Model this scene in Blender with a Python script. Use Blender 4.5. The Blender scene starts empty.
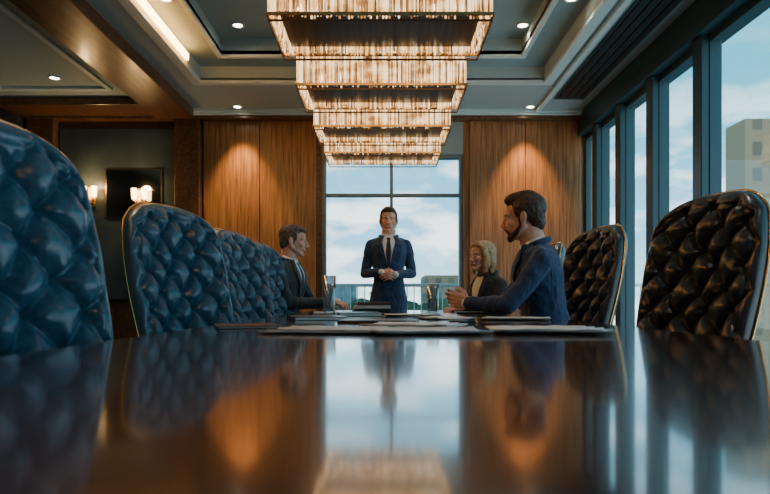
import bpy, bmesh, math, random
import numpy as np
from mathutils import Vector, Matrix, Euler
from mathutils.bvhtree import BVHTree
random.seed(4); np.random.seed(4)
S=bpy.context.scene
COL=S.collection
# ---------------------------------------------------------------- materials
def mat(name, col=(.5,.5,.5), rough=.5, metal=0., coat=0., emit=None, es=0., spec=.5, sheen=0., ior=1.5, coat_r=.05):
    m=bpy.data.materials.new(name); m.use_nodes=True
    b=m.node_tree.nodes['Principled BSDF']
    b.inputs['Base Color'].default_value=(*col,1); b.inputs['Roughness'].default_value=rough
    b.inputs['Metallic'].default_value=metal; b.inputs['Coat Weight'].default_value=coat
    b.inputs['Coat Roughness'].default_value=coat_r
    b.inputs['Specular IOR Level'].default_value=spec; b.inputs['IOR'].default_value=ior
    b.inputs['Sheen Weight'].default_value=sheen
    if emit: b.inputs['Emission Color'].default_value=(*emit,1); b.inputs['Emission Strength'].default_value=es
    return m
def N(m,t,**k):
    n=m.node_tree.nodes.new(t)
    for a,v in k.items(): setattr(n,a,v)
    return n
def Lk(m,a,b): m.node_tree.links.new(a,b)
def noise_col(m, c1, c2, scale=(1,1,1), nscale=5, detail=4, bump=0., coord='Object', lo=.35, hi=.65, dist=.02):
    b=m.node_tree.nodes['Principled BSDF']
    tc=N(m,'ShaderNodeTexCoord'); mp=N(m,'ShaderNodeMapping'); mp.inputs['Scale'].default_value=scale
    nz=N(m,'ShaderNodeTexNoise'); nz.inputs['Scale'].default_value=nscale; nz.inputs['Detail'].default_value=detail
    cr=N(m,'ShaderNodeValToRGB'); cr.color_ramp.elements[0].position=lo; cr.color_ramp.elements[1].position=hi
    cr.color_ramp.elements[0].color=(*c1,1); cr.color_ramp.elements[1].color=(*c2,1)
    Lk(m,tc.outputs[coord],mp.inputs['Vector']); Lk(m,mp.outputs[0],nz.inputs['Vector'])
    Lk(m,nz.outputs['Fac'],cr.inputs[0]); Lk(m,cr.outputs[0],b.inputs['Base Color'])
    if bump:
        bp=N(m,'ShaderNodeBump'); bp.inputs['Strength'].default_value=bump; bp.inputs['Distance'].default_value=dist
        Lk(m,nz.outputs['Fac'],bp.inputs['Height']); Lk(m,bp.outputs[0],b.inputs['Normal'])
    return m
M={}
M['wood']=noise_col(mat('walnut_panel',rough=.38,coat=.2,coat_r=.2),(.17,.07,.022),(.42,.20,.075),(14,14,.55),3,6,.05)
M['wood_d']=noise_col(mat('dark_wood',rough=.35,coat=.3,coat_r=.15),(.07,.03,.012),(.16,.07,.028),(8,.5,8),3,5)
M['table']=noise_col(mat('table_mahogany',rough=.2,coat=1,coat_r=.075,ior=1.55),(.026,.008,.004),(.075,.024,.012),(9,.6,9),2.5,6)
M['table_edge']=mat('table_edge_lacquer',(.035,.012,.007),.2,coat=1)
M['ceil']=mat('ceiling_paint',(.33,.44,.465),.7)
M['ceil2']=mat('ceiling_tray_paint',(.26,.37,.40),.75)
M['mould']=mat('moulding_paint',(.58,.70,.72),.5)
M['floor']=noise_col(mat('carpet',rough=.95),(.04,.05,.055),(.08,.1,.105),(1,1,1),30,4,.2)
M['marble']=noise_col(mat('black_marble',rough=.25),(.01,.014,.014),(.06,.075,.07),(1,1,1),3,10,lo=.45,hi=.8)
M['slate']=noise_col(mat('slate_panel',rough=.35),(.028,.042,.046),(.06,.082,.087),(1,1,1),2,5)
M['frame']=mat('window_frame_dark',(.022,.06,.075),.35,metal=.3)
M['frame_l']=mat('window_frame_grey',(.16,.21,.22),.4,metal=.3)
M['header']=mat('header_panel',(.25,.32,.33),.6)
M['brass']=mat('brass',(.75,.48,.2),.25,metal=1)
M['bronze']=mat('bronze_plate',(.13,.065,.03),.35,metal=.6)
M['chrome']=mat('chrome',(.6,.62,.64),.18,metal=1)
M['mirror']=mat('smoked_mirror',(.45,.43,.38),.10,metal=1)
M['black']=mat('black_plastic',(.012,.012,.014),.4)
def leather(n,c1,c2,r):
    m=mat(n,rough=r,coat=.35,coat_r=.22)
    noise_col(m,c1,c2,(1,1,1),90,3,.12,dist=.004)
    return m
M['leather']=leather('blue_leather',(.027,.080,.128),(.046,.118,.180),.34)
M['leather_shaded']=leather('shaded_leather',(.020,.028,.038),(.034,.042,.053),.34)  # same leather, with the shade on chairs facing away from the windows painted in
M['paper']=mat('paper',(.8,.84,.86),.6)
M['paper_g']=mat('paper_grey',(.55,.6,.63),.5)
M['cover']=mat('folder_cover',(.015,.02,.028),.35)
M['cover2']=mat('notebook_cover',(.09,.05,.03),.4)
M['white']=mat('shirt_white',(.8,.83,.85),.8)
def cloth(n,c1,c2,sheen=.2):
    m=mat(n,rough=.8,sheen=sheen); noise_col(m,c1,c2,(1,1,1),120,2)
    b=m.node_tree.nodes['Principled BSDF']; tc=N(m,'ShaderNodeTexCoord')
    mp=N(m,'ShaderNodeMapping'); mp.inputs['Scale'].default_value=(1.4,1.4,.8); mp.inputs['Rotation'].default_value=(.5,.4,.3)
    nz=N(m,'ShaderNodeTexNoise'); nz.inputs['Scale'].default_value=8; nz.inputs['Detail'].default_value=2; nz.inputs['Distortion'].default_value=1.2
    bp=N(m,'ShaderNodeBump'); bp.inputs['Strength'].default_value=.55; bp.inputs['Distance'].default_value=.04
    Lk(m,tc.outputs['Object'],mp.inputs[0]); Lk(m,mp.outputs[0],nz.inputs['Vector']); Lk(m,nz.outputs['Fac'],bp.inputs['Height']); Lk(m,bp.outputs[0],b.inputs['Normal'])
    return m
M['suit_n']=cloth('suit_navy',(.010,.036,.095),(.017,.052,.13))
M['suit_b']=cloth('suit_blue',(.010,.038,.105),(.017,.056,.145),.15)
M['suit_g']=cloth('suit_charcoal',(.020,.032,.040),(.032,.047,.056))
M['suit_k']=cloth('jacket_black',(.014,.022,.026),(.02,.030,.034))
M['tie']=mat('tie_navy',(.012,.02,.05),.45)
M['tie2']=mat('tie_dark',(.02,.02,.025),.5)
M['skin']=noise_col(mat('skin',(.66,.38,.27),.48,spec=.4),(.60,.32,.22),(.72,.44,.33),(1,1,1),26,4,.12,dist=.004)
sb=M['skin'].node_tree.nodes['Principled BSDF']; sb.inputs['Subsurface Weight'].default_value=.15; sb.inputs['Subsurface Radius'].default_value=(1,.3,.15); sb.inputs['Subsurface Scale'].default_value=.012
M['lip']=mat('lip',(.46,.20,.16),.5)
M['hair_b']=noise_col(mat('hair_brown',rough=.5),(.018,.010,.006),(.07,.036,.02),(30,30,6),4,4,.5,dist=.01)
M['hair_g']=noise_col(mat('hair_greybrown',rough=.5),(.05,.038,.03),(.14,.11,.09),(30,30,6),4,4,.5,dist=.01)
M['hair_y']=noise_col(mat('hair_blonde',rough=.45),(.30,.18,.07),(.66,.47,.26),(40,40,5),4,4,.6,dist=.01)
M['eye']=mat('eye_white',(.7,.7,.68),.2); M['iris']=mat('iris',(.03,.02,.015),.15)
M['shoe']=mat('shoe_leather',(.012,.01,.009),.25)
M['bulb']=mat('warm_bulb',(1,.8,.5),.4,emit=(1,.62,.28),es=26)
M['dlamp']=mat('downlight_lens',(1,.9,.7),.4,emit=(1,.85,.62),es=22)
M['cove']=mat('cove_led',(1,.6,.3),.4,emit=(1,.42,.10),es=24)
M['bld']=mat('facade_beige',(.42,.36,.28),.8)
M['bld2']=mat('facade_grey',(.3,.33,.34),.8)
M['green']=noise_col(mat('foliage',rough=.9),(.02,.045,.02),(.07,.10,.04),(1,1,1),.4,4)
M['street']=mat('street',(.16,.18,.18),.9)
M['shade']=mat('sconce_glass',(.9,.7,.4),.4,emit=(1,.60,.22),es=13)
def facade(m,c,w):
    b=m.node_tree.nodes['Principled BSDF']; tc=N(m,'ShaderNodeTexCoord'); mp=N(m,'ShaderNodeMapping'); mp.inputs['Rotation'].default_value=(math.pi/2,0,0)
    br=N(m,'ShaderNodeTexBrick'); br.offset=0; br.inputs['Scale'].default_value=1; br.inputs['Brick Width'].default_value=2.6; br.inputs['Row Height'].default_value=3.
    br.inputs['Mortar Size'].default_value=.75; br.inputs['Color1'].default_value=(*w,1); br.inputs['Color2'].default_value=(*[x*1.4 for x in w],1); br.inputs['Mortar'].default_value=(*c,1)
    Lk(m,tc.outputs['Object'],mp.inputs[0]); Lk(m,mp.outputs[0],br.inputs['Vector']); Lk(m,br.outputs[0],b.inputs['Base Color'])
facade(M['bld'],(.34,.23,.14),(.16,.12,.09)); facade(M['bld2'],(.26,.31,.33),(.13,.17,.2))  # grey facade lightened so distance haze sits in its colour
def glassmat():
    m=bpy.data.materials.new('window_glass'); m.use_nodes=True; nt=m.node_tree; nt.nodes.clear()
    o=nt.nodes.new('ShaderNodeOutputMaterial'); mx=nt.nodes.new('ShaderNodeMixShader'); t=nt.nodes.new('ShaderNodeBsdfTransparent'); g=nt.nodes.new('ShaderNodeBsdfGlossy')
    t.inputs[0].default_value=(.92,.985,.995,1); g.inputs['Roughness'].default_value=.02; mx.inputs[0].default_value=.04
    nt.links.new(t.outputs[0],mx.inputs[1]); nt.links.new(g.outputs[0],mx.inputs[2]); nt.links.new(mx.outputs[0],o.inputs[0]); return m
M['glass']=glassmat()
def tumbler():
    m=bpy.data.materials.new('drinking_glass'); m.use_nodes=True; nt=m.node_tree; nt.nodes.clear()
    o=nt.nodes.new('ShaderNodeOutputMaterial'); mx=nt.nodes.new('ShaderNodeMixShader'); t=nt.nodes.new('ShaderNodeBsdfTransparent'); g=nt.nodes.new('ShaderNodeBsdfGlossy'); lw=nt.nodes.new('ShaderNodeLayerWeight')
    lw.inputs[0].default_value=.55; t.inputs[0].default_value=(.78,.84,.87,1); g.inputs['Roughness'].default_value=.06; g.inputs['Color'].default_value=(.95,.98,1,1)
    nt.links.new(lw.outputs['Facing'],mx.inputs[0]); nt.links.new(t.outputs[0],mx.inputs[1]); nt.links.new(g.outputs[0],mx.inputs[2]); nt.links.new(mx.outputs[0],o.inputs[0]); return m
M['dglass']=tumbler()
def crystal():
    m=mat('crystal_rods_emissive',(.85,.7,.5),.12,spec=.8); b=m.node_tree.nodes['Principled BSDF']
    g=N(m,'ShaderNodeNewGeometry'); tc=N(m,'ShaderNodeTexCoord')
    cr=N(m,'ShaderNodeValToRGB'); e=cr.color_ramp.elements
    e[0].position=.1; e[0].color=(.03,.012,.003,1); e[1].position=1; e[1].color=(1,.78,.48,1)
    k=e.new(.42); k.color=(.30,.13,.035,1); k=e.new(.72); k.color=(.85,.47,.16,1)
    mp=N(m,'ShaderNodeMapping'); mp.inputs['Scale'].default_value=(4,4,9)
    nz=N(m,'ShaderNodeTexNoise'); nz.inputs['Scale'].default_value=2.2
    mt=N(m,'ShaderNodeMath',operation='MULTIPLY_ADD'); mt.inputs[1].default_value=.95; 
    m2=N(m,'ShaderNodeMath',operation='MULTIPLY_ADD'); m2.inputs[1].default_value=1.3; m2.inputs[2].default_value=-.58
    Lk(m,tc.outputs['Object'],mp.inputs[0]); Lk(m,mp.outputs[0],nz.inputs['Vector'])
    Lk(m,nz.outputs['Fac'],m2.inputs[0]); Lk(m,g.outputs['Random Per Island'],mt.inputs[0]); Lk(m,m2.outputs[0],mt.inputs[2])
    Lk(m,mt.outputs[0],cr.inputs[0]); Lk(m,cr.outputs[0],b.inputs['Emission Color']); b.inputs['Emission Strength'].default_value=2.4  # glow and sparkle of lit crystal painted in as emission, varied per rod
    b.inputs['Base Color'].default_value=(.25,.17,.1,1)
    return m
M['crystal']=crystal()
# ---------------------------------------------------------------- mesh helpers
def obj(name, me, parent=None, m=None, smooth=False):
    o=bpy.data.objects.new(name,me); COL.objects.link(o)
    if m is not None:
        me.materials.clear(); me.materials.append(m)
    if smooth: me.polygons.foreach_set('use_smooth',[True]*len(me.polygons))
    if parent: o.parent=parent
    return o
def empty(name, loc=(0,0,0), rz=0):
    o=bpy.data.objects.new(name,None); COL.objects.link(o); o.location=loc; o.rotation_euler=(0,0,rz); o.empty_display_size=.1; return o
def pyd(name, v, f, m=None, parent=None, smooth=False):
    me=bpy.data.meshes.new(name); me.from_pydata([tuple(p) for p in v],[],f); me.update()
    return obj(name,me,parent,m,smooth)
def box(name,x0,x1,y0,y1,z0,z1,m,parent=None,bev=0,seg=2,smooth=False):
    cx,cy,cz=(x0+x1)/2,(y0+y1)/2,(z0+z1)/2; hx,hy,hz=(x1-x0)/2,(y1-y0)/2,(z1-z0)/2
    v=[(sx*hx,sy*hy,sz*hz) for sx in(-1,1) for sy in(-1,1) for sz in(-1,1)]
    f=[(0,1,3,2),(4,6,7,5),(0,4,5,1),(2,3,7,6),(0,2,6,4),(1,5,7,3)]
    o=pyd(name,v,f,m,parent); o.location=(cx,cy,cz)
    if bev:
        b=o.modifiers.new('b','BEVEL'); b.width=bev; b.segments=seg
        if smooth: o.data.polygons.foreach_set('use_smooth',[True]*6)
    return o
def lathe(name,prof,m,parent=None,n=32,loc=(0,0,0)):
    v=[];f=[]
    for r,z in prof:
        for i in range(n): a=2*math.pi*i/n; v.append((r*math.cos(a),r*math.sin(a),z))
    for k in range(len(prof)-1):
        for i in range(n): j=(i+1)%n; f.append((k*n+i,k*n+j,(k+1)*n+j,(k+1)*n+i))
    f.append(tuple(range(n))[::-1]); f.append(tuple((len(prof)-1)*n+i for i in range(n)))
    o=pyd(name,v,f,m,parent,True); o.location=loc; return o
def tube_geo(pts,r,n=8,closed=False):
    pts=[Vector(p) for p in pts]; v=[];f=[];L=len(pts)
    up=None
    for i,p in enumerate(pts):
        a=pts[(i-1)%L] if (closed or i>0) else p; b=pts[(i+1)%L] if (closed or i<L-1) else p
        t=(b-a).normalized()
        if up is None: up=t.orthogonal().normalized()
        up=(up-t*up.dot(t)).normalized(); s=t.cross(up)
        rr=r[i] if isinstance(r,(list,tuple)) else r
        for k in range(n): an=2*math.pi*k/n; v.append(p+(up*math.cos(an)+s*math.sin(an))*rr)
    for i in range(L if closed else L-1):
        j=(i+1)%L
        for k in range(n): l=(k+1)%n; f.append((i*n+k,i*n+l,j*n+l,j*n+k))
    if not closed: f.append(tuple(range(n))[::-1]); f.append(tuple((L-1)*n+k for k in range(n)))
    return v,f
def tube(name,pts,r,m,parent=None,n=8,closed=False):
    v,f=tube_geo(pts,r,n,closed); return pyd(name,v,f,m,parent,True)
# ================================================================ ROOM
XL,XR,YB,YF,ZC=-4.9,2.75,8.3,-3.0,3.4
box('floor',XL,XR,YF,YB,-.1,0,M['floor'])
WL,WR,WT=-.87,1.08,2.86
w=empty('wall_back')
box('left_part',XL,WL,YB,YB+.2,0,3.8,M['wood_d'],w); box('right_part',WR,XR+.2,YB,YB+.2,0,3.8,M['wood'],w); box('top_part',WL,WR,YB,YB+.2,WT,3.8,M['header'],w)
box('wall_left',XL-.2,XL,YF,YB,0,3.8,M['marble'])
box('wall_front',XL,XR,YF-.2,YF,0,3.8,M['wood_d'])
wr=empty('wall_right')
box('head',XR,XR+.2,YF,YB,3.08,3.8,M['frame'],wr); box('sill',XR,XR+.2,YF,YB,0,.12,M['frame'],wr)
def panelrow(name,x0,x1,n,m,z0=.12,z1=3.3,y=YB,t=.05):
    e=empty(name)
    wd=(x1-x0)/n
    for i in range(n): box(f'panel_{i+1}',x0+i*wd+.006,x0+(i+1)*wd-.006,y-t,y,z0,z1,m,e,.004)
    return e
panelrow('wood_wall_panelling',-2.5,-.95,2,M['wood'])
panelrow('wood_wall_panelling',1.16,2.70,2,M['wood'])
box('trim_1',-2.86,-2.52,YB-.16,YB,0,3.32,M['wood_d'],None,.01)
box('trim_2',-4.88,-4.5,YB-.16,YB,0,3.32,M['wood_d'],None,.01)
panelrow('slate_wall_panel',-4.48,-2.88,1,M['slate'],.3,3.2,YB,.05)
for i,(a,b,c) in enumerate([(.02,3.30,3.34),(.06,3.34,3.37),(.10,3.37,3.40)]): box(f'trim_{3+i}',XL,XR,YB-.16-a,YB,b,c,M['wood_d'] if i==0 else M['mould'])
box('baseboard_back',XL,WL-.02,YB-.18,YB,0,.12,M['wood_d'])
def window(name,plane,a0,a1,z0,z1,pos,mull_a=(),mull_z=(),fw=.06,dp=.12,m=None):
    e=empty(name); m=m or M['frame']
    def B(nm,p0,p1,q0,q1,mm,d0,d1):
        if plane=='y': box(nm,p0,p1,pos+d0,pos+d1,q0,q1,mm,e)
        else: box(nm,pos+d0,pos+d1,p0,p1,q0,q1,mm,e)
    B('frame_left',a0,a0+fw,z0,z1,m,0,dp); B('frame_right',a1-fw,a1,z0,z1,m,0,dp)
    B('frame_top',a0+fw,a1-fw,z1-fw,z1,m,0,dp); B('frame_bottom',a0+fw,a1-fw,z0,z0+fw,m,0,dp)
    for i,x in enumerate(mull_a): B(f'mullion_{i+1}',x-fw*.45,x+fw*.45,z0+fw,z1-fw,m,.01,dp-.01)
    for i,z in enumerate(mull_z): B(f'transom_{i+1}',a0+fw,a1-fw,z-fw*.4,z+fw*.4,m,.012,dp-.012)
    B('glass',a0+fw*.5,a1-fw*.5,z0+fw*.5,z1-fw*.5,M['glass'],dp*.5-.003,dp*.5+.003)
    return e
window('window_1','y',WL,WR,.02,WT,YB+.03,(.09,),(2.30,),.05,.12,M['frame_l'])
ys=[8.28,7.72,6.95,6.12,5.18,4.12,2.95,1.6,.1,-1.5,-2.98]
for i in range(len(ys)-1):
    y1,y0=ys[i]-.04,ys[i+1]+.04
    if i==0: y1=ys[0]
    window(f'window_{i+2}','x',y0,y1,.12,3.08,XR+.01,(),(),.045,.07,M['frame'])
for i,y in enumerate(ys[1:-1]): box(f'trim_{10+i}',XR-.06,XR+.12,y-.075,y+.075,.0,3.1,M['frame'],None,.008)
box('trim_30',XR-.10,XR,YF,YB,3.1,3.4,M['frame'])
box('baseboard_right',XR-.05,XR,YF,YB,0,.14,M['frame'])
# ceiling
hx0,hx1,hy0,hy1=-2.15,1.85,-1.5,6.98
c=empty('ceiling')
def ring(nm,ox0,ox1,oy0,oy1,ix0,ix1,iy0,iy1,z0,z1,m):
    box(nm+'_l',ox0,ix0,oy0,oy1,z0,z1,m,c); box(nm+'_r',ix1,ox1,oy0,oy1,z0,z1,m,c)
    box(nm+'_n',ix0,ix1,iy1,oy1,z0,z1,m,c); box(nm+'_s',ix0,ix1,oy0,iy0,z0,z1,m,c)
ring('soffit',XL,XR,YF,YB,hx0,hx1,hy0,hy1,ZC,ZC+.2,M['ceil'])
i1=.34; ring('ledge',hx0,hx1,hy0,hy1,hx0+i1,hx1-i1,hy0+i1,hy1-i1,ZC+.16,ZC+.26,M['ceil2'])
box('tray_top',hx0,hx1,hy0,hy1,ZC+.34,ZC+.4,M['ceil2'],c)
ring('tray_side',hx0,hx1,hy0,hy1,hx0+i1-.02,hx1-i1+.02,hy0+i1-.02,hy1-i1+.02,ZC+.26,ZC+.34,M['ceil2'])
k=40
def mring(x0,x1,y0,y1,z0,z1,t,m):
    global k
    for a in((x0-t,x0,y0-t,y1+t),(x1,x1+t,y0-t,y1+t),(x0,x1,y1,y1+t),(x0,x1,y0-t,y0)):
        box(f'trim_{k}',a[0],a[1],a[2],a[3],z0,z1,m); k+=1
mring(hx0,hx1,hy0,hy1,ZC-.035,ZC+.02,.07,M['mould'])
mring(hx0-.07,hx1+.07,hy0-.07,hy1+.07,ZC-.018,ZC,.05,M['mould'])
mring(hx0+i1,hx1-i1,hy0+i1,hy1-i1,ZC+.13,ZC+.2,.05,M['mould'])
e=empty('cove_light')
box('led_strip_l',hx0+.004,hx0+.03,hy0,hy1-.5,ZC+.03,ZC+.10,M['cove'],e)
box('ceiling_beam',-3.05,-2.55,YF,YB-.3,ZC-.14,ZC,M['wood_d'],None,.01)
box('ceiling_beam',XL,-3.05,7.55,YB-.3,ZC-.10,ZC,M['wood_d'],None,.01)
mring(-4.6,-3.35,2.0,7.2,ZC-.03,ZC,.06,M['mould'])
box('trim_90',2.02,2.08,YF,YB,ZC-.04,ZC,M['mould']); 
e=empty('slot_diffuser')
box('plate',2.14,2.52,YF+.2,7.6,ZC-.02,ZC-.001,M['frame'],e)
for i in range(4): box(f'slot_{i+1}',2.17+i*.09,2.22+i*.09,YF+.3,7.5,ZC-.035,ZC-.02,M['black'],e)
def downlight(x,y,z,power=25,ang=70,col=(1,.80,.56),r=.05,tilt=0):
    e=empty('recessed_downlight',(x,y,z))
    lathe('ring',[(r*1.35,-.001),(r*1.35,-.012),(r*1.05,-.014),(r,-.004)],M['mould'],e)
    lathe('lens',[(r*.95,-.006),(r*.95,-.004)],M['dlamp'],e)
    l=bpy.data.lights.new('spot','SPOT'); l.energy=power; l.color=col; l.spot_size=math.radians(ang); l.spot_blend=.8; l.shadow_soft_size=.04
    lo=bpy.data.objects.new('spot',l); COL.objects.link(lo); lo.parent=e; lo.location=(0,0,-.03); lo.rotation_euler=(tilt,0,0)
kc=(1,.88,.75)
for x in(-1.95,1.92): downlight(x,7.93,ZC,230,66,(1,.60,.27),tilt=math.radians(8))
for x in(-1.55,1.45): downlight(x,6.32,ZC+.34,26,90,kc)
downlight(-3.8,6.9,ZC,26,100,kc); downlight(-1.9+.0,3.2,ZC+.16,26,110,kc); downlight(1.6,3.2,ZC+.16,26,110,kc); downlight(-3.8,3.5,ZC,34,110,kc)
for x in(-1.98,1.68): downlight(x,5.4,ZC+.16,26,110,kc)
for y in(.5,-1.2):
    for x in(-1.98,1.68): downlight(x,y,ZC+.16,26,110,kc)
def sconce(x,z=2.27):
    e=empty('wall_sconce',(x,YB-.05,z))
    box('backplate',-.05,.05,-.03,0,-.2,.1,M['brass'],e,.005)
    for s in(-.07,.07):
        tube('arm',[(0,-.02,-.12),(s*.6,-.08,-.14),(s,-.1,-.06)],.008,M['brass'],e)
        lathe('shade',[(.020,-.06),(.030,-.05),(.036,.08),(.032,.085)],M['shade'],e,20,(s,-.1,0))
    l=bpy.data.lights.new('glow','POINT'); l.energy=11; l.color=(1,.6,.25); l.shadow_soft_size=.05
    lo=bpy.data.objects.new('glow',l); COL.objects.link(lo); lo.parent=e; lo.location=(0,-.22,.12)
sconce(-4.02,2.30); sconce(-3.34,2.27)
e=empty('framed_mirror',(-3.42,YB-.055,2.30))
box('frame',-.42,.36,-.012,0,-.34,.34,M['brass'],e); box('mirror',-.40,.34,-.018,-.012,-.32,.32,M['mirror'],e)
e=empty('credenza')
box('body',-4.4,-3.0,YB-.62,YB-.18,.1,.82,M['wood_d'],e,.01); box('top',-4.45,-2.95,YB-.66,YB-.18,.82,.86,M['marble'],e,.006); box('plinth',-4.35,-3.05,YB-.58,YB-.2,0,.1,M['black'],e)
for i in range(3): box(f'door_front_{i+1}',-4.37+i*.46,-3.94+i*.46,YB-.635,YB-.62,.14,.78,M['wood_d'],e,.004)
# ================================================================ CHANDELIERS
def chandelier(yf, zb=2.54):
    e=empty('crystal_chandelier',(0-.03,yf+.34,zb)); W,D=1.42,.64
    def loop(nm,w,d,z,t,h,m):
        box(nm+'_f',-w/2,w/2,-d/2,-d/2+t,z,z+h,m,e); box(nm+'_b',-w/2,w/2,d/2-t,d/2,z,z+h,m,e)
        box(nm+'_l',-w/2,-w/2+t,-d/2+t,d/2-t,z,z+h,m,e); box(nm+'_r',w/2-t,w/2,-d/2+t,d/2-t,z,z+h,m,e)
    loop('rail_low',W-.02,D-.02,.035,.010,.012,M['bronze']); loop('rail_mid',W,D,.07,.016,.018,M['brass'])
    loop('rail_top',W+.02,D+.02,.42,.03,.03,M['bronze'])
    box('bottom_plate',-W/2+.07,W/2-.07,-D/2+.07,D/2-.06,.115,.13,M['wood_d'],e)
    box('top_plate',-W/2+.02,W/2-.02,-D/2+.02,D/2-.02,.43,.445,M['bronze'],e)
    v=[];f=[]
    def rod(x,y,z0,z1,r):
        b=len(v); a=random.random()*1.5
        for z,rr in((z0,r*.3),(z0+r*1.5,r),(z1,r)):
            for q in range(4): v.append((x+rr*math.cos(a+q*math.pi/2),y+rr*math.sin(a+q*math.pi/2),z))
        for s in(0,4):
            for q in range(4): f.append((b+s+q,b+s+(q+1)%4,b+s+4+(q+1)%4,b+s+4+q))
        f.append((b+3,b+2,b+1,b)); f.append((b+8,b+9,b+10,b+11))
    for row,(ins,zl,zh) in enumerate([(.0,.09,.27),(.0,.255,.42),(.03,.08,.42)]):
        w,d=W-.03-2*ins,D-.03-2*ins; st=.0195
        nx=int(w/st); ny=int(d/st)
        for i in range(nx+1):
            for s in(-1,1): rod(-w/2+i*w/nx,s*d/2,zl+random.uniform(-.025,.012),zh,.0070)
        for i in range(1,ny):
            for s in(-1,1): rod(s*w/2,-d/2+i*d/ny,zl+random.uniform(-.025,.012),zh,.0070)
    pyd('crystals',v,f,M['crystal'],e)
    for i in range(7): lathe('bulb',[(.006,-.04),(.018,-.02),(.02,.01),(.008,.04)],M['bulb'],e,12,(-.54+i*.18,0,.25))
    for sx in(-.5,.5):
        for sy in(-.2,.2): tube('hanger',[(sx,sy,.445),(sx,sy,ZC+.34-zb)],.006,M['brass'],e)
    box('canopy',-.58,.58,-.26,.26,ZC+.31-zb,ZC+.34-zb,M['bronze'],e)
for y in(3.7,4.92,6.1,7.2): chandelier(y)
# ================================================================ TABLE
TX0,TX1,TY0,TY1,TZ=-.62,.84,-.7,5.25,.75
e=empty('conference_table')
def tabtop(nm,inset,z0,z1,m,r=.18,bev=.012):
    pts=[];x0,x1,y0,y1=TX0+inset,TX1-inset,TY0+inset,TY1-inset
    for cx,cy,a0 in((x1-r,y1-r,0),(x0+r,y1-r,90),(x0+r,y0+r,180),(x1-r,y0+r,270)):
        for i in range(9): a=math.radians(a0+i*90/8); pts.append((cx+r*math.cos(a),cy+r*math.sin(a)))
    n=len(pts); v=[(x,y,z0) for x,y in pts]+[(x,y,z1) for x,y in pts]
    f=[tuple(range(n))[::-1],tuple(range(n,2*n))]+[(i,(i+1)%n,n+(i+1)%n,n+i) for i in range(n)]
    o=pyd(nm,v,f,m,e); b=o.modifiers.new('b','BEVEL'); b.width=bev; b.segments=4; b.limit_method='ANGLE'; b.angle_limit=.8
    return o
tabtop('top',0,TZ-.03,TZ,M['table']); tabtop('apron',.03,TZ-.055,TZ-.03,M['table_edge'],bev=.004)
for i,y in enumerate((.2,2.4,4.5)):
    box(f'pedestal_{i+1}',-.04,.26,y-.25,y+.25,.05,TZ-.055,M['table_edge'],e,.02); box(f'plinth_{i+1}',-.08,.30,y-.32,y+.32,0,.05,M['black'],e,.01)
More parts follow.
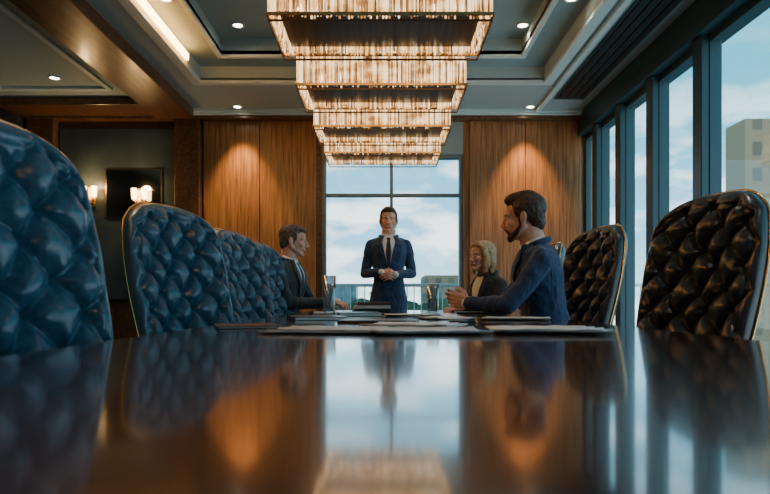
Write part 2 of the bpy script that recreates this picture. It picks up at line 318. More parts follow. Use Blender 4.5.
# ================================================================ CHAIR MESHES
def back_surface():
    NU,NV=140,180
    u=np.linspace(-1,1,NU+1); v=np.linspace(0,1,NV+1); U,V=np.meshgrid(u,v,indexing='ij')
    Wd=(.225+.05*np.sin(np.clip(V*1.25,0,1)*math.pi/2))*(1-.12*V**8)
    X=U*Wd; Z=.40+(.88-.095*np.abs(U)**3.0)*V
    Yb=-.22-.19*V**1.15+.075*U**2-.015*np.sin(V*math.pi)
    fu=np.sqrt(np.clip(1-np.abs(U)**7,0,1)); fv=np.sqrt(np.clip(1-np.abs(2*V-1)**14,0,1)); F=fu*fv
    a,b=.130,.172
    Xw=X+.009*np.sin(Z*21+1.)+.005*np.sin(X*33+Z*9); Zw=Z+.011*np.sin(X*17+.6)+.006*np.sin(Z*31+X*12)
    p=Xw/a+(Zw-.02)/b; q=Xw/a-(Zw-.02)/b
    sp,sq=np.abs(np.sin(math.pi*p)),np.abs(np.sin(math.pi*q))
    T=(sp*sq)**.5
    dn=np.hypot((p-np.round(p)),(q-np.round(q)))
    T=T-.45*np.exp(-(dn/.15)**2)
    ang=np.arctan2(q-np.round(q),p-np.round(p)); T=T+.11*np.sin(ang*5+np.round(p)*1.7+np.round(q))*np.exp(-((dn-.26)/.13)**2)
    T=T+.05*np.sin(X*90+Z*22+3*np.sin(Z*14))*np.exp(-((dn-.38)/.16)**2)
    m=np.clip((1-np.abs(U))/.18,0,1)*np.clip((1-V)/.085,0,1)*np.clip(V/.12,0,1); m=m*m*(3-2*m)
    Tm=T*m+.62*(1-m)
    gr=np.exp(-(((1-np.abs(U))-.13)/.02)**2)*(V<.93)+np.exp(-(((1-V)-.07)/.012)**2)*(np.abs(U)<.87)
    Yf=Yb+F*(.034+.048*Tm-.010*np.clip(gr,0,1)); Yr=Yb-F*.06
    front=np.stack([X,Yf,Z],-1).reshape(-1,3); rear=np.stack([X,Yr,Z],-1).reshape(-1,3)
    n=(NU+1)*(NV+1); idx=np.arange(n).reshape(NU+1,NV+1)
    fr=np.stack([idx[:-1,:-1],idx[:-1,1:],idx[1:,1:],idx[1:,:-1]],-1).reshape(-1,4)
    rr=np.stack([idx[:-1,:-1],idx[1:,:-1],idx[1:,1:],idx[:-1,1:]],-1).reshape(-1,4)+n
    me=bpy.data.meshes.new('chair_back'); me.from_pydata(np.vstack([front,rear]).tolist(),[],np.vstack([fr[:,::-1],rr[:,::-1]]).tolist())
    bm=bmesh.new(); bm.from_mesh(me); bmesh.ops.remove_doubles(bm,verts=bm.verts,dist=.0005); bmesh.ops.recalc_face_normals(bm,faces=bm.faces); bm.to_mesh(me); bm.free()
    me.polygons.foreach_set('use_smooth',[True]*len(me.polygons))
    bts=[]
    for i in range(-12,16):
        for j in range(-16,13):
            d=np.hypot(p-i,q-j); kx=np.unravel_index(np.argmin(d),d.shape)
            if d[kx]<.06 and m[kx]>.75: bts.append((X[kx],Yf[kx],Z[kx]))
    path=[]
    for kk in range(4,NV+1,3): path.append((X[0,kk]-.001,Yb[0,kk]-.018,Z[0,kk]))
    for kk in range(3,NU,3): path.append((X[kk,NV],Yb[kk,NV]-.018,Z[kk,NV]+.002))
    for kk in range(NV,3,-3): path.append((X[NU,kk]+.001,Yb[NU,kk]-.018,Z[NU,kk]))
    return me,bts,path
back_me,bts,tpath=back_surface()
def merged(geos,name):
    V=[];F=[]
    for v,f in geos:
        b=len(V); V+= [tuple(p) for p in v]; F+=[tuple(b+i for i in q) for q in f]
    me=bpy.data.meshes.new(name); me.from_pydata(V,[],F); me.update(); me.polygons.foreach_set('use_smooth',[True]*len(F)); return me
def sph(c,r,n=8,sq=(1,1,1)):
    v=[];f=[]
    for i in range(n+1):
        t=math.pi*i/n
        for j in range(2*n): p=math.pi*j/n; v.append((c[0]+r*sq[0]*math.sin(t)*math.cos(p),c[1]+r*sq[1]*math.sin(t)*math.sin(p),c[2]+r*sq[2]*math.cos(t)))
    for i in range(n):
        for j in range(2*n): k=(j+1)%(2*n); f.append((i*2*n+j,(i+1)*2*n+j,(i+1)*2*n+k,i*2*n+k))
    return v,f
btn_me=merged([sph((x,y+.002,z),.008,6,(1,.6,1)) for x,y,z in bts],'buttons')
trim_me=merged([tube_geo(tpath,.0055,8)],'brass_rim')
def superbox(c,h,e=5,n=20):
    v=[];f=[]
    for i in range(n+1):
        t=-math.pi/2+math.pi*i/n
        for j in range(2*n):
            p=math.pi*j/n-math.pi
            sp=lambda a:math.copysign(abs(a)**(2/e),a)
            v.append((c[0]+h[0]*sp(math.cos(t))*sp(math.cos(p)),c[1]+h[1]*sp(math.cos(t))*sp(math.sin(p)),c[2]+h[2]*sp(math.sin(t))))
    for i in range(n):
        for j in range(2*n): k=(j+1)%(2*n); f.append((i*2*n+j,i*2*n+k,(i+1)*2*n+k,(i+1)*2*n+j))
    return v,f
seat_me=merged([superbox((0,.01,.44),(.25,.27,.055)),superbox((0,.01,.37),(.22,.25,.035))],'seat')
arm_me=merged([superbox((s*.275,-.03,.60),(.032,.2,.025),4) for s in(-1,1)]+[tube_geo([(s*.275,-.18,.59),(s*.28,-.2,.48),(s*.25,-.12,.37),(s*.18,-.05,.35)],.016) for s in(-1,1)]+[tube_geo([(s*.275,.12,.59),(s*.28,.14,.48),(s*.25,.08,.37),(s*.18,.02,.35)],.016) for s in(-1,1)],'arms')
g=[]
for i in range(5):
    a=2*math.pi*i/5+.3; dx,dy=math.cos(a),math.sin(a)
    g.append(tube_geo([(0,0,.13),(.12*dx,.12*dy,.115),(.28*dx,.28*dy,.085)],[.03,.024,.016])); 
    g.append(tube_geo([(.28*dx-.022*dy,.28*dy+.022*dx,.032),(.28*dx+.022*dy,.28*dy-.022*dx,.032)],.032,14)); g.append(tube_geo([(.28*dx,.28*dy,.09),(.28*dx,.28*dy,.05)],.01))
g.append(tube_geo([(0,0,.10),(0,0,.24)],.034,16)); g.append(tube_geo([(0,0,.22),(0,0,.35)],.022,16))
base_me=merged(g,'base')
for me,m in((back_me,'leather'),(btn_me,'leather'),(trim_me,'brass'),(seat_me,'leather'),(arm_me,'leather'),(base_me,'chrome')): me.materials.append(M[m])
def chair(bx,by,face,th):
    rz=(-math.pi/2-math.radians(th)) if face>0 else (math.pi/2+math.radians(th))
    d=Vector((-math.sin(rz),math.cos(rz)))
    e=empty('tufted_executive_chair',(bx+.33*d.x,by+.33*d.y,0),rz)
    shaded=face<0  # right-hand chairs take the leather with shade in its colour
    for me,n in((back_me,'backrest'),(btn_me,'buttons'),(trim_me,'brass_rim'),(seat_me,'seat'),(arm_me,'arms'),(base_me,'base')):
        o=bpy.data.objects.new(n,me); COL.objects.link(o); o.parent=e
        if shaded and n in('backrest','buttons','seat','arms'):
            o.material_slots[0].link='OBJECT'; o.material_slots[0].material=M['leather_shaded']
    return e
chair(-.905,1.35,1,22); chair(-.965,2.74,1,30); chair(-.925,3.74,1,18); chair(-.90,4.54,1,12); chair(-1.17,5.12,1,0)
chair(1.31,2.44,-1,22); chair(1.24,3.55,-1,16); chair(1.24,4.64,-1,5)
# ================================================================ PEOPLE
class Blob:
    def __init__(s): s.v=[];s.f=[]
    def add(s,g):
        b=len(s.v); s.v+=[Vector(p) for p in g[0]]; s.f+=[tuple(b+i for i in q) for q in g[1]]
    def cap(s,p0,p1,r0,r1,n=18,flat=None):
        p0=Vector(p0);p1=Vector(p1);t=(p1-p0);L=t.length
        if L<1e-6: t=Vector((0,0,1));L=1e-6
        t.normalize()
        if flat:
            fd=(Vector(flat[0])-t*Vector(flat[0]).dot(t)).normalized(); up=fd; k=flat[1]
        else: up=t.orthogonal().normalized(); k=1
        sd=t.cross(up); pr=[]
        for i in range(6): a=math.pi/2*i/5; pr.append((-r0*math.cos(a),max(r0*math.sin(a),1e-4)))
        for i in range(6): a=math.pi/2*i/5; pr.append((L+r1*math.sin(a),max(r1*math.cos(a),1e-4)))
        v=[];f=[]
        for d,r in pr:
            for j in range(n): a=2*math.pi*j/n; v.append(p0+t*d+(up*math.cos(a)*k+sd*math.sin(a))*r)
        for i in range(len(pr)-1):
            for j in range(n): l=(j+1)%n; f.append((i*n+j,i*n+l,(i+1)*n+l,(i+1)*n+j))
        f.append(tuple(range(n))[::-1]); f.append(tuple((len(pr)-1)*n+j for j in range(n)))
        s.add((v,f))
    def chain(s,pts,rs,**k):
        for i in range(len(pts)-1): s.cap(pts[i],pts[i+1],rs[i],rs[i+1],**k)
    def ell(s,c,r,R=None,n=12):
        v,f=sph((0,0,0),1,n); R=R or Matrix.Identity(3)
        s.add(([Vector(c)+R@Vector((p[0]*r[0],p[1]*r[1],p[2]*r[2])) for p in v],[q for q in f]))
    def loft(s,secs,T=None,n=36,e=2.5):
        v=[];f=[]
        for (cy,z,rx,ry) in secs:
            for j in range(n):
                a=2*math.pi*j/n; ca,sa=math.cos(a),math.sin(a)
                p=Vector((rx*math.copysign(abs(ca)**(2/e),ca),cy+ry*math.copysign(abs(sa)**(2/e),sa),z)); v.append(T(p) if T else p)
        for i in range(len(secs)-1):
            for j in range(n): l=(j+1)%n; f.append((i*n+j,i*n+l,(i+1)*n+l,(i+1)*n+j))
        f.append(tuple(range(n))[::-1]); f.append(tuple((len(secs)-1)*n+j for j in range(n)))
        s.add((v,f))
    def xf(s,Mx): s.v=[Mx@p for p in s.v]
    def bake(s,name,m,parent,vox,it=4):
        me=bpy.data.meshes.new('tmp'); me.from_pydata([tuple(p) for p in s.v],[],s.f)
        bm=bmesh.new(); bm.from_mesh(me); bmesh.ops.remove_doubles(bm,verts=bm.verts,dist=1e-5); bmesh.ops.dissolve_degenerate(bm,edges=bm.edges,dist=1e-6); bmesh.ops.recalc_face_normals(bm,faces=bm.faces); bm.to_mesh(me); bm.free()
        o=bpy.data.objects.new('tmp',me); COL.objects.link(o)
        r=o.modifiers.new('r','REMESH'); r.mode='VOXEL'; r.voxel_size=vox
        if it: q=o.modifiers.new('s','SMOOTH'); q.iterations=it; q.factor=.5
        dg=bpy.context.evaluated_depsgraph_get(); dg.update()
        nm=bpy.data.meshes.new_from_object(o.evaluated_get(dg)); bpy.data.objects.remove(o)
        nm.name=name
        return obj(name,nm,parent,m,True)
def drape(name,rows,bvh,off,m,parent,T=None,nx=8,sub=5,thick=.003):
    R=[]
    for i in range(len(rows)-1):
        for k in range(sub):
            t=k/sub; R.append([rows[i][q]*(1-t)+rows[i+1][q]*t for q in range(3)])
    R.append(list(rows[-1])); v=[]
    last=.1
    for z,a,b in R:
        for j in range(nx+1):
            x=a+(b-a)*j/nx; h=bvh.ray_cast(Vector((x,1.,z)),Vector((0,-1,0)))
            y=h[0].y if h[0] else last
            last=y; v.append((x,y+off,z))
    f=[(i*(nx+1)+j,i*(nx+1)+j+1,(i+1)*(nx+1)+j+1,(i+1)*(nx+1)+j) for i in range(len(R)-1) for j in range(nx)]
    o=pyd(name,v,f,m,parent,True); s=o.modifiers.new('s','SOLIDIFY'); s.thickness=thick; s.offset=0; return o
def hand(B,wr,F,Nn,side_thumb,curl=(.5,.6,.4),spread=.05,sc=1.,thumb=.5,curls=None):
    F=Vector(F).normalized(); Nn=Vector(Nn); Nn=(Nn-F*Nn.dot(F)).normalized(); Sd=F.cross(Nn).normalized()
    if Sd.dot(Vector(side_thumb))<0: Sd=-Sd
    wr=Vector(wr)
    offs=[.030,.010,-.010,-.029]; plen=[.086,.088,.083,.075]; fl=[(.040,.024,.019),(.044,.027,.020),(.040,.025,.019),(.031,.019,.017)]
    fr=[.0095,.0098,.0092,.0082]
    for i in range(4):
        k=wr+Sd*offs[i]*sc+F*plen[i]*sc
        B.cap(wr+Sd*offs[i]*.6*sc,k,.0145*sc,.0118*sc,12)
        d=(F+Sd*spread*(1.5-i)).normalized(); p=k; an=0; cu=curls[i] if curls else curl
        for j in range(3):
            an+=cu[j]; dd=d*math.cos(an)+Nn*math.sin(an); q=p+dd*fl[i][j]*sc
            B.cap(p,q,fr[i]*(1-.1*j)*sc,fr[i]*(.9-.1*j)*sc,12); p=q
    B.ell(wr+F*.045*sc-Nn*.0*sc,(.016*sc,.016*sc,.016*sc))
    b=wr+Sd*.022*sc+F*.018*sc+Nn*.006*sc; t1=b+(Sd*.75+F*.75+Nn*.3).normalized()*.042*sc
    t2=t1+(Sd*(.4-thumb*.5)+F*.9+Nn*thumb).normalized()*.032*sc; t3=t2+(Sd*(.1-thumb*.6)+F*.9+Nn*thumb*1.2).normalized()*.026*sc
    B.chain([b,t1,t2,t3],[.016*sc,.0125*sc,.0105*sc,.009*sc],n=12)
def face_head(par,pos,R,neck_base,hair,style,beard=False,female=False,sc=1.):
    T=Matrix.Translation(pos)@R.to_4x4()@Matrix.Scale(sc,4)
    B=Blob(); j=.9 if female else 1
    B.ell((0,-.014,.03),(.075,.094,.088),n=20); B.ell((0,.018,-.028),(.064*j,.074,.082),n=20)
    B.ell((0,.030,.040),(.060,.058,.045),n=16)
    B.ell((0,.035,-.072),(.047*j,.044,.036),n=16); B.ell((0,.072,-.095),(.022*j,.017,.017))
    for s in(-1,1):
        B.cap((s*.057*j,-.002,-.045),(s*.024*j,.066,-.092),.019,.014); B.ell((s*.040,.060,-.022),(.022,.022,.022))
        B.ell((s*.009,.100,-.034),(.008,.0085,.007)); B.cap((s*.014,.084,.022),(s*.045,.070,.022),.0095,.0085)
        B.ell((s*.078,-.006,-.004),(.009,.019,.032),Euler((.15,0,s*.35)).to_matrix()); B.ell((s*.076,-.004,-.024),(.008,.010,.012))
    B.cap((0,.086,.020),(0,.109,-.028),.0078,.0104)
    B.cap((-.016,.086,-.059),(.016,.086,-.059),.0095,.0095)
    B.xf(T)
    nt=T@Vector((0,-.022,-.06)); nr=.047 if female else .060
    B.cap(nt,neck_base,nr*sc,nr*1.12*sc,28)
    B.bake('head',M['skin'],par,.0036,5)
    def sm(nm,prims,m,vox=None):
        g=Blob()
        for p in prims:
            (g.ell if p[0]=='e' else g.cap)(*p[1:])
        g.xf(T); me=merged([(g.v,g.f)],nm); obj(nm,me,par,m,True)
    sm('eyes',[('e',(s*.030,.0755,.002),(.0110,.009,.0075)) for s in(-1,1)],M['eye'])
    sm('irises',[('e',(s*.030,.0828,.002),(.0048,.003,.0048)) for s in(-1,1)],M['iris'])
    sm('eyelids',[('c',(s*.020,.0805,.0085),(s*.040,.077,.0085),.0040,.0036) for s in(-1,1)]+[('c',(s*.021,.080,-.006),(s*.039,.076,-.006),.003,.0028) for s in(-1,1)],M['skin'])
    sm('eyebrows',[('c',(s*.015,.0925,.024),(s*.043,.079,.026),.0032,.0022) for s in(-1,1)],hair)
    sm('lips',[('c',(-.016,.0915,-.0565),(.016,.0915,-.0565),.0034,.0034),('c',(-.013,.0915,-.063),(.013,.0915,-.063),.0042,.0042)],M['lip'])
    H=Blob()
    if style=='short':
        H.ell((0,-.026,.050),(.080,.094,.080),n=18); H.ell((0,.012,.092),(.060,.070,.036)); H.ell((0,.044,.092),(.050,.044,.026))
        for s in(-1,1): H.ell((s*.060,-.022,.034),(.022,.062,.056)); H.cap((s*.070,.008,.03),(s*.070,.012,-.012),.010,.006); H.ell((s*.050,-.06,-.005),(.026,.04,.05))
        H.ell((0,-.064,-.005),(.058,.045,.068))
    elif style=='quiff':
        H.ell((0,-.026,.052),(.081,.097,.082),n=18); H.ell((0,.018,.100),(.058,.070,.040)); H.ell((.01,.050,.104),(.046,.042,.028)); H.ell((0,-.02,.112),(.055,.06,.032))
        for s in(-1,1): H.ell((s*.061,-.022,.036),(.022,.064,.056)); H.cap((s*.070,.008,.03),(s*.071,.014,-.02),.010,.008); H.ell((s*.050,-.064,-.005),(.026,.04,.052))
        H.ell((0,-.070,-.008),(.058,.042,.072))
    else:
        H.ell((0,-.026,.046),(.086,.100,.084),n=18); H.ell((0,.018,.088),(.064,.066,.034)); H.ell((0,-.075,-.03),(.072,.046,.10))
        for s in(-1,1): H.chain([(s*.040,.052,.088),(s*.074,.030,.05),(s*.082,.018,-.01),(s*.082,.015,-.075),(s*.070,.02,-.12)],[.020,.024,.027,.026,.014]); H.chain([(s*.068,-.03,.03),(s*.08,-.04,-.05),(s*.072,-.045,-.125)],[.03,.032,.018]); 
    H.xf(T); hh=H.bake('hair',hair,par,.0042,2)
    tex=bpy.data.textures.new('locks','CLOUDS'); tex.noise_scale=.018
    dm=hh.modifiers.new('locks','DISPLACE'); dm.texture=tex; dm.strength=.009; dm.mid_level=.5
    if beard:
        Bd=Blob()
        for s in(-1,1): Bd.chain([(s*.071,.008,-.012),(s*.064,.014,-.048),(s*.045,.044,-.078),(s*.016,.074,-.095)],[.006,.011,.015,.018]); Bd.chain([(s*.002,.099,-.047),(s*.020,.091,-.052),(s*.028,.079,-.07)],[.005,.0055,.008])
        Bd.ell((0,.075,-.098),(.024,.018,.018)); Bd.xf(T); Bd.bake('beard',hair,par,.0042,2)
def person(name,loc,rz,lean,hyaw,hpitch,suit,hair,style,elb,wri,legs,beard=False,female=False,sc=1.,tie=None,hands=(),htilt=0,cuff=True,hz=.722,head_fwd=.03,hs=1.04,sw=1.):
    par=empty(name,loc,rz); par.scale=(sc,sc,sc)
    Rl=Matrix.Rotation(-lean,3,'X')
    def T(p): return Rl@Vector(p)
    J=Blob(); sw=.86 if female else sw
    secs=[(0,-.12,.174,.126),(0,-.02,.176,.126),(0,.10,.162,.118),(.004,.21,.154,.110),(.004,.32,.172,.120),(.002,.41,.190,.128),(-.004,.48,.190,.114),(-.010,.525,.165,.090),(-.014,.56,.098,.070),(-.016,.588,.064,.058)]
    J.loft([(a,z,rx*(sw if z>.05 else 1),ry) for a,z,rx,ry in secs],T)
    if legs=='stand': J.loft([(0,-.24,.186,.132),(0,-.12,.178,.128),(0,-.02,.172,.122)])
    sh=[T((s*.186*sw,-.008,.472)) for s in(-1,1)]
    if female:
        for s in(-1,1): J.ell(T((s*.07,.085,.35)),(.062,.05,.06))
    for i in(0,1):
        s=(-1,1)[i]; J.ell(sh[i],(.062*sw,.062*sw,.056)); J.cap(T((s*.09,-.012,.524)),sh[i]+Vector((0,0,.018)),.040,.050)
        e_,w_=Vector(elb[i]),Vector(wri[i]); a=(1 if not female else .85)
        mid=(sh[i]+e_)/2+Vector((0,-.008,0)); q1=sh[i].lerp(e_,.28); q3=sh[i].lerp(e_,.8)
        J.chain([sh[i],q1,mid,q3,e_],[.058*a,.059*a,.052*a,.050*a,.047*a]); mm=e_*.6+w_*.4; m2=e_*.25+w_*.75
        J.chain([e_,mm,m2,w_],[.047*a,.046*a,.038*a,.037*a])
        for t,rr_ in((.10,.049),(.22,.050),(.88,.040)): pc=e_.lerp(w_,t); J.ell(pc,(rr_*a,rr_*a*1.0,rr_*a*.98),None,10)
    jk=J.bake('jacket',suit,par,.0085,3)
    tex=bpy.data.textures.new('folds','CLOUDS'); tex.noise_scale=.075
    dm=jk.modifiers.new('folds','DISPLACE'); dm.texture=tex; dm.strength=.015; dm.mid_level=.5
    bm=bmesh.new(); bm.from_mesh(jk.data); bvh=BVHTree.FromBMesh(bm); bm.free()
    zt=T((0,0,.56)).z; zb=T((0,.1,.24)).z
    drape('shirt_front',[(zt+.005,-.045,.045),(zt-.05,-.066,.066),((zt+zb)/2,-.044,.044),(zb,-.004,.004)],bvh,.008,M['white'],par)
    if tie: 
        drape('tie',[(zt-.012,-.020,.020),(zt-.045,-.013,.013),(zt-.09,-.020,.020),((zt+zb)/2,-.026,.026),(zb+.02,-.010,.010)],bvh,.013,tie,par,nx=4)
    for s in(-1,1):
        def rr(z,a,b): return (z,a*s,b*s)
        drape('lapel',[rr(zt+.012,.044,.068),rr(zt-.05,.064,.105),rr(zt-.085,.062,.124),rr(zt-.10,.059,.104),rr((zt+zb)/2,.042,.080),rr(zb,.002,.014)],bvh,.014,suit,par,thick=.007)
    if legs=='stand':
        for zz in(.205,.13): drape('button',[(zz+.008,-.004,.004),(zz+.004,-.008,.008),(zz-.004,-.008,.008),(zz-.008,-.004,.004)],bvh,.010,M['black'],par,nx=3,sub=2,thick=.004)
    def ringpts(z,rx,ry,fy): return [T((rx*math.cos(a),fy+ry*math.sin(a),z+.016*(-math.sin(a)))) for a in [2*math.pi*q/28 for q in range(28)]]
    v=ringpts(.555,.076,.074,-.006)+ringpts(.598,.071,.069,-.002)+ringpts(.596,.067,.065,-.002)
    f=[(r*28+i,r*28+(i+1)%28,(r+1)*28+(i+1)%28,(r+1)*28+i) for r in(0,1) for i in range(28)]
    pyd('shirt_collar',v,f,M['white'] if not female else suit,par,True)
    cp=[T((.088*math.cos(a),-.012+.080*math.sin(a),.572-.014*math.sin(a))) for a in [math.pi*.93+math.pi*1.14*q/20 for q in range(21)]]
    tube('jacket_collar',cp,[.008]+[.015]*19+[.008],suit,par,10)
    for i in(0,1):
        H=Blob(); h=hands[i]; wv=Vector(wri[i]); fd=Vector(h['F']).normalized()
        H.cap(wv-fd*.02,wv+fd*.012,.028,.026,14,flat=(h['N'],.75))
        hand(H,wv+fd*.012,h['F'],h['N'],h['S'],curl=h.get('c',(.5,.6,.4)),spread=h.get('sp',.05),thumb=h.get('t',.5),sc=.9 if female else 1.)
        H.bake(('right_hand','left_hand')[0 if i==1 else 1],M['skin'],par,.0036,2)
        if cuff:
            Cc=Blob(); ad=(Vector(wri[i])-Vector(elb[i])).normalized(); Cc.cap(wv-ad*.02,wv+ad*.020,.033,.031,20); Cc.bake('cuff',M['white'],par,.005,1)
    L=Blob()
    if legs=='stand': P=[[(s*.095,0,-.06),(s*.10,.01,-.30),(s*.105,.01,-.45),(s*.11,-.01,-.62),(s*.115,-.01,-.84)] for s in(-1,1)]; rs=[.095,.082,.066,.062,.052]
    else: P=[[(s*.085,0,-.0),(s*.11,.22,-.005),(s*.12,.42,-.02),(s*.12,.42,-.22),(s*.12,.43,-.41)] for s in(-1,1)]; rs=[.090,.080,.062,.058,.048]
    for p in P: L.chain(p,rs)
    L.loft([(0,-.12,.15,.11),(0,-.02,.165,.12),(0,.08,.155,.11)])
    L.bake('trousers',suit,par,.011,4)
    Sh=Blob()
    for p in P:
        x,y,z=p[-1]; bz=-loc[2]/sc
        Sh.chain([(x,y-.03,bz+.05),(x,y+.07,bz+.04),(x,y+.18,bz+.034)],[.046,.040,.032]); Sh.cap((x,y,z+.02),(x,y-.01,bz+.05),.04,.042)
    Sh.bake('shoes',M['shoe'],par,.007,3)
    hp=T((0,head_fwd-.012,hz))
    R=(Matrix.Rotation(hyaw,3,'Z')@Matrix.Rotation(hpitch,3,'X')@Matrix.Rotation(htilt,3,'Y'))
    face_head(par,hp,R,T((0,-.012,.56)),hair,style,beard,female,hs)
    return par
D2=math.radians
person('standing_businessman',(.035,5.85,.90),math.pi,0,0,D2(-4),M['suit_n'],M['hair_b'],'short',
  elb=[(-.235,-.02,.20),(.235,-.02,.20)], wri=[(-.080,.185,.185),(.080,.185,.205)],legs='stand',tie=M['tie'],sc=.985,hs=1.08,sw=.95,
  hands=[dict(F=(.9,.35,-.15),N=(.1,-.9,-.2),S=(0,.2,1),c=(.35,.6,.4)),dict(F=(-.9,.38,-.25),N=(-.1,-.9,-.2),S=(0,.2,1),c=(.4,.6,.4))])
person('seated_businessman',(-.86,4.98,.58),-math.pi/2-D2(14),D2(7),D2(12),D2(-5),M['suit_g'],M['hair_g'],'short',
  elb=[(-.24,.16,.22),(.24,.16,.22)], wri=[(-.10,.42,.235),(.12,.40,.235)],legs='sit',tie=M['tie2'],sc=1.04,
  hands=[dict(F=(.6,.8,-.1),N=(.0,0,-1),S=(1,0,0),c=(.25,.4,.3)),dict(F=(-.6,.8,-.1),N=(0,0,-1),S=(-1,0,0),c=(.25,.4,.3))])
person('seated_businessman',(.925,3.30,.565),math.pi/2-D2(8),D2(11),D2(-10),D2(-5),M['suit_b'],M['hair_b'],'quiff',
  elb=[(-.24,.25,.24),(.24,.24,.24)], wri=[(-.09,.44,.25),(.08,.44,.25)],legs='sit',tie=M['tie2'],beard=True,sc=1.03,
  hands=[dict(F=(.45,.85,.15),N=(.8,-.3,0),S=(0,.2,1),c=(.35,.6,.5),t=.3),dict(F=(-.35,.85,.25),N=(-.8,-.3,0),S=(0,.2,1),c=(.3,.5,.4),t=.3)])
person('seated_businesswoman',(.85,4.6,.51),math.pi/2+D2(26),D2(10),D2(2),D2(0),M['suit_k'],M['hair_y'],'bob',
  elb=[(-.22,.16,.25),(.22,.16,.25)], wri=[(-.10,.36,.29),(.10,.36,.29)],legs='sit',female=True,sc=.93,cuff=False,
  hands=[dict(F=(.6,.8,-.1),N=(.0,0,-1),S=(1,0,0),c=(.25,.4,.3)),dict(F=(-.6,.8,-.1),N=(0,0,-1),S=(-1,0,0),c=(.25,.4,.3))])
# ================================================================ TABLE ITEMS
def sheet(name,x,y,w,d,rz,z,t,m,parent=None,seed=0):
    n=10; v=[];f=[]
    rn=random.Random(seed)
    for i in range(n+1):
        for j in range(n+1):
            u,vv=i/n,j/n; c=.006*((abs(u-.5)*2)**4)*rn.uniform(.6,1) if t<.004 else 0
            v.append((-w/2+w*u,-d/2+d*vv,c))
    for i in range(n):
        for j in range(n): a=i*(n+1)+j; f.append((a,a+n+1,a+n+2,a+1))
    o=pyd(name,v,f,m,parent,True); o.location=(x,y,z); o.rotation_euler=(0,0,rz); s=o.modifiers.new('s','SOLIDIFY'); s.thickness=t; s.offset=1; return o
def papers(x,y,rz,n=3,w=.21,d=.297,z=TZ):
    e=empty('paper_stack',(x,y,z),rz)
    for i in range(n): sheet(f'sheet_{i+1}',random.uniform(-.02,.02),random.uniform(-.02,.02),w,d,random.uniform(-.15,.15),.0012+i*.002,.001,M['paper'] if i%2==0 else M['paper_g'],e,i)
def folder(x,y,rz,w=.26,d=.34,h=.012,cover='cover'):
    e=empty('document_folder',(x,y,TZ),rz)
    box('cover_bottom',-w/2,w/2,-d/2,d/2,.0005,.0025,M[cover],e); box('pages',-w/2+.006,w/2-.006,-d/2+.006,d/2-.006,.0025,h-.002,M['paper'],e); box('cover_top',-w/2,w/2,-d/2,d/2,h-.002,h,M[cover],e)
    box('spine',-w/2-.002,-w/2,-d/2,d/2,.0005,h,M[cover],e)
folder(-.32,2.80,.25,.24,.34,.016); papers(-.16,1.68,1.35,4); papers(.10,1.62,-1.5,4); folder(-.02,2.38,1.45,.22,.3,.012,'cover2')
papers(.46,1.66,1.5,5); papers(.60,2.75,1.4,3); folder(-.15,3.45,.1,.24,.34,.02); papers(.25,2.85,.5,3); papers(-.38,4.1,.2,3)
folder(.64,3.95,1.4,.24,.32,.012); papers(.15,3.42,1.5,3); folder(-.46,2.0,.3,.2,.28,.008); papers(.1,2.04,1.3,3)
e=empty('book_stack',(-.10,4.55,TZ),.15)
for i in range(3): box(f'book_{i+1}',-.14+i*.01,.14-i*.012,-.1,.1,.0005+i*.025,.024+i*.025,M[('cover','paper_g','cover2')[i]],e,.003)
def pen(x,y,rz):
    e=empty('pen',(x,y,TZ+.006),rz); tube('barrel',[(-.06,0,0),(.05,0,0)],.0048,M['black'],e,12); tube('tip',[(.05,0,0),(.068,0,-.002)],[.0045,.001],M['brass'],e,12); tube('clip',[(-.055,0,.0065),(-.02,0,.0065)],.0012,M['brass'],e)
pen(.30,2.3,.4); pen(-.46,3.3,1.)
def glass(x,y,h=.22,r=.037):
    e=empty('water_glass',(x,y,TZ+.001))
    lathe('tumbler',[(r*.82,0),(r*.85,.004),(r,h),(r-.003,h),(r*.84-.003,.022),(.001,.02)],M['dglass'],e,40)
    lathe('water',[(r*.84-.0045,.0225),(r*.93-.0045,h*.6)],M['dglass'],e,40)
glass(-.335,3.60,.235,.042); glass(.29,3.62,.185,.039)
# ================================================================ OUTSIDE
box('balcony_slab',-2.5,4.5,YB+.22,YB+1.6,-.25,-.02,M['bld2'])
e=empty('balcony_railing')
yr=YB+1.45
tube('handrail',[(-2.4,yr,1.08),(4.4,yr,1.08)],.028,M['mould'],e); tube('lower_rail',[(-2.4,yr,.1),(4.4,yr,.1)],.02,M['mould'],e)
for i in range(60): x=-2.4+i*.115; tube('baluster',[(x,yr,-.02),(x,yr,1.07)],.008,M['mould'],e,6)
box('street_ground',-400,400,12,700,-31,-30,M['street'])
def bld(x0,x1,y0,y1,top,m): box('office_building',x0,x1,y0,y1,-30,top,m)
bld(8,16,120,135,5.8,M['bld']); bld(-16,-8,150,170,4.5,M['bld2']); bld(-4,2,160,175,3.2,M['bld']); bld(-30,-19,125,140,5,M['bld']); bld(17.5,24,130,145,3.5,M['bld2'])
bld(42,47.5,70,74,22,M['bld']); bld(34,42,130,150,6,M['bld2']); bld(90,120,80,105,10,M['bld2']); bld(75,95,30,50,6,M['bld'])
g=[]
for i in range(34):
    x=-24+i*1.4+random.uniform(-.5,.5); r=random.uniform(1.6,2.4); y=70+random.uniform(-5,5)
    g.append(sph((x,y,-1.6+random.uniform(-.9,.7)),r,6)); g.append(tube_geo([(x,y,-30),(x,y,-2)],.35,6))
obj('tree_row',merged(g,'tree_row'),None,M['green'])
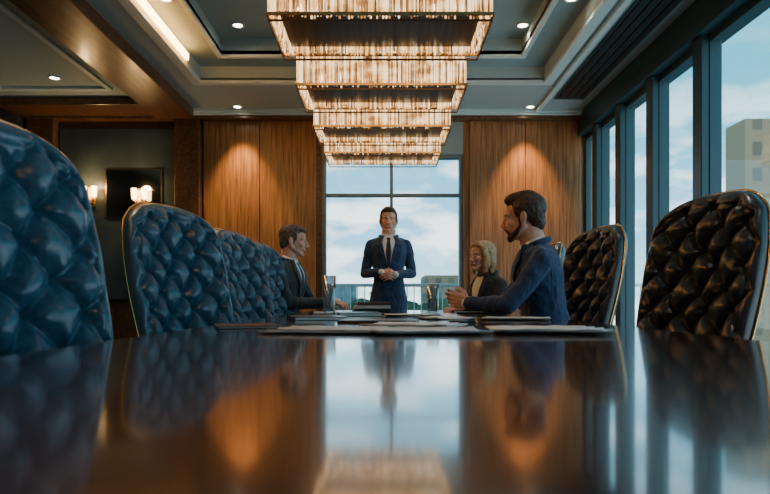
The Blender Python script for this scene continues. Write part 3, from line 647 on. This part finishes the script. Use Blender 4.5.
# ================================================================ WORLD
W=bpy.data.worlds.new('sky'); S.world=W; W.use_nodes=True; nt=W.node_tree; bg=nt.nodes['Background']
tc=nt.nodes.new('ShaderNodeTexCoord'); sp=nt.nodes.new('ShaderNodeSeparateXYZ'); nt.links.new(tc.outputs['Generated'],sp.inputs[0])
cr=nt.nodes.new('ShaderNodeValToRGB'); E=cr.color_ramp.elements
E[0].position=0; E[0].color=(.42,.56,.60,1); E[1].position=.75; E[1].color=(.035,.17,.25,1)
q=E.new(.10); q.color=(.18,.40,.56,1); q=E.new(.32); q.color=(.055,.28,.38,1)
nt.links.new(sp.outputs[2],cr.inputs[0])
mp=nt.nodes.new('ShaderNodeMapping'); mp.inputs['Scale'].default_value=(1,1,2.6); mp.inputs['Location'].default_value=(.3,0,.2); nz=nt.nodes.new('ShaderNodeTexNoise'); nz.inputs['Scale'].default_value=8; nz.inputs['Detail'].default_value=7
nt.links.new(tc.outputs['Generated'],mp.inputs[0]); nt.links.new(mp.outputs[0],nz.inputs['Vector'])
c2=nt.nodes.new('ShaderNodeValToRGB'); c2.color_ramp.elements[0].position=.47; c2.color_ramp.elements[1].position=.60
nt.links.new(nz.outputs['Fac'],c2.inputs[0])
fd=nt.nodes.new('ShaderNodeMapRange'); fd.inputs['From Min'].default_value=.12; fd.inputs['From Max'].default_value=.36; fd.inputs['To Min'].default_value=.9; fd.inputs['To Max'].default_value=.05
nt.links.new(sp.outputs[2],fd.inputs[0]); mu=nt.nodes.new('ShaderNodeMath'); mu.operation='MULTIPLY'; nt.links.new(c2.outputs[0],mu.inputs[0]); nt.links.new(fd.outputs[0],mu.inputs[1])
mx=nt.nodes.new('ShaderNodeMixRGB'); nt.links.new(mu.outputs[0],mx.inputs[0]); nt.links.new(cr.outputs[0],mx.inputs[1]); mx.inputs[2].default_value=(.85,.87,.87,1)
nt.links.new(mx.outputs[0],bg.inputs[0]); bg.inputs[1].default_value=3.9
# ================================================================ CAMERA
cd=bpy.data.cameras.new('camera'); co=bpy.data.objects.new('camera',cd); COL.objects.link(co)
co.location=(0,0,.84); co.rotation_euler=(math.pi/2,0,0); cd.sensor_width=36; cd.lens=600/770*36; cd.shift_y=53/770; cd.clip_start=.02; cd.clip_end=2000
cd.dof.use_dof=True; cd.dof.focus_distance=3.7; cd.dof.aperture_fstop=3.6
S.camera=co
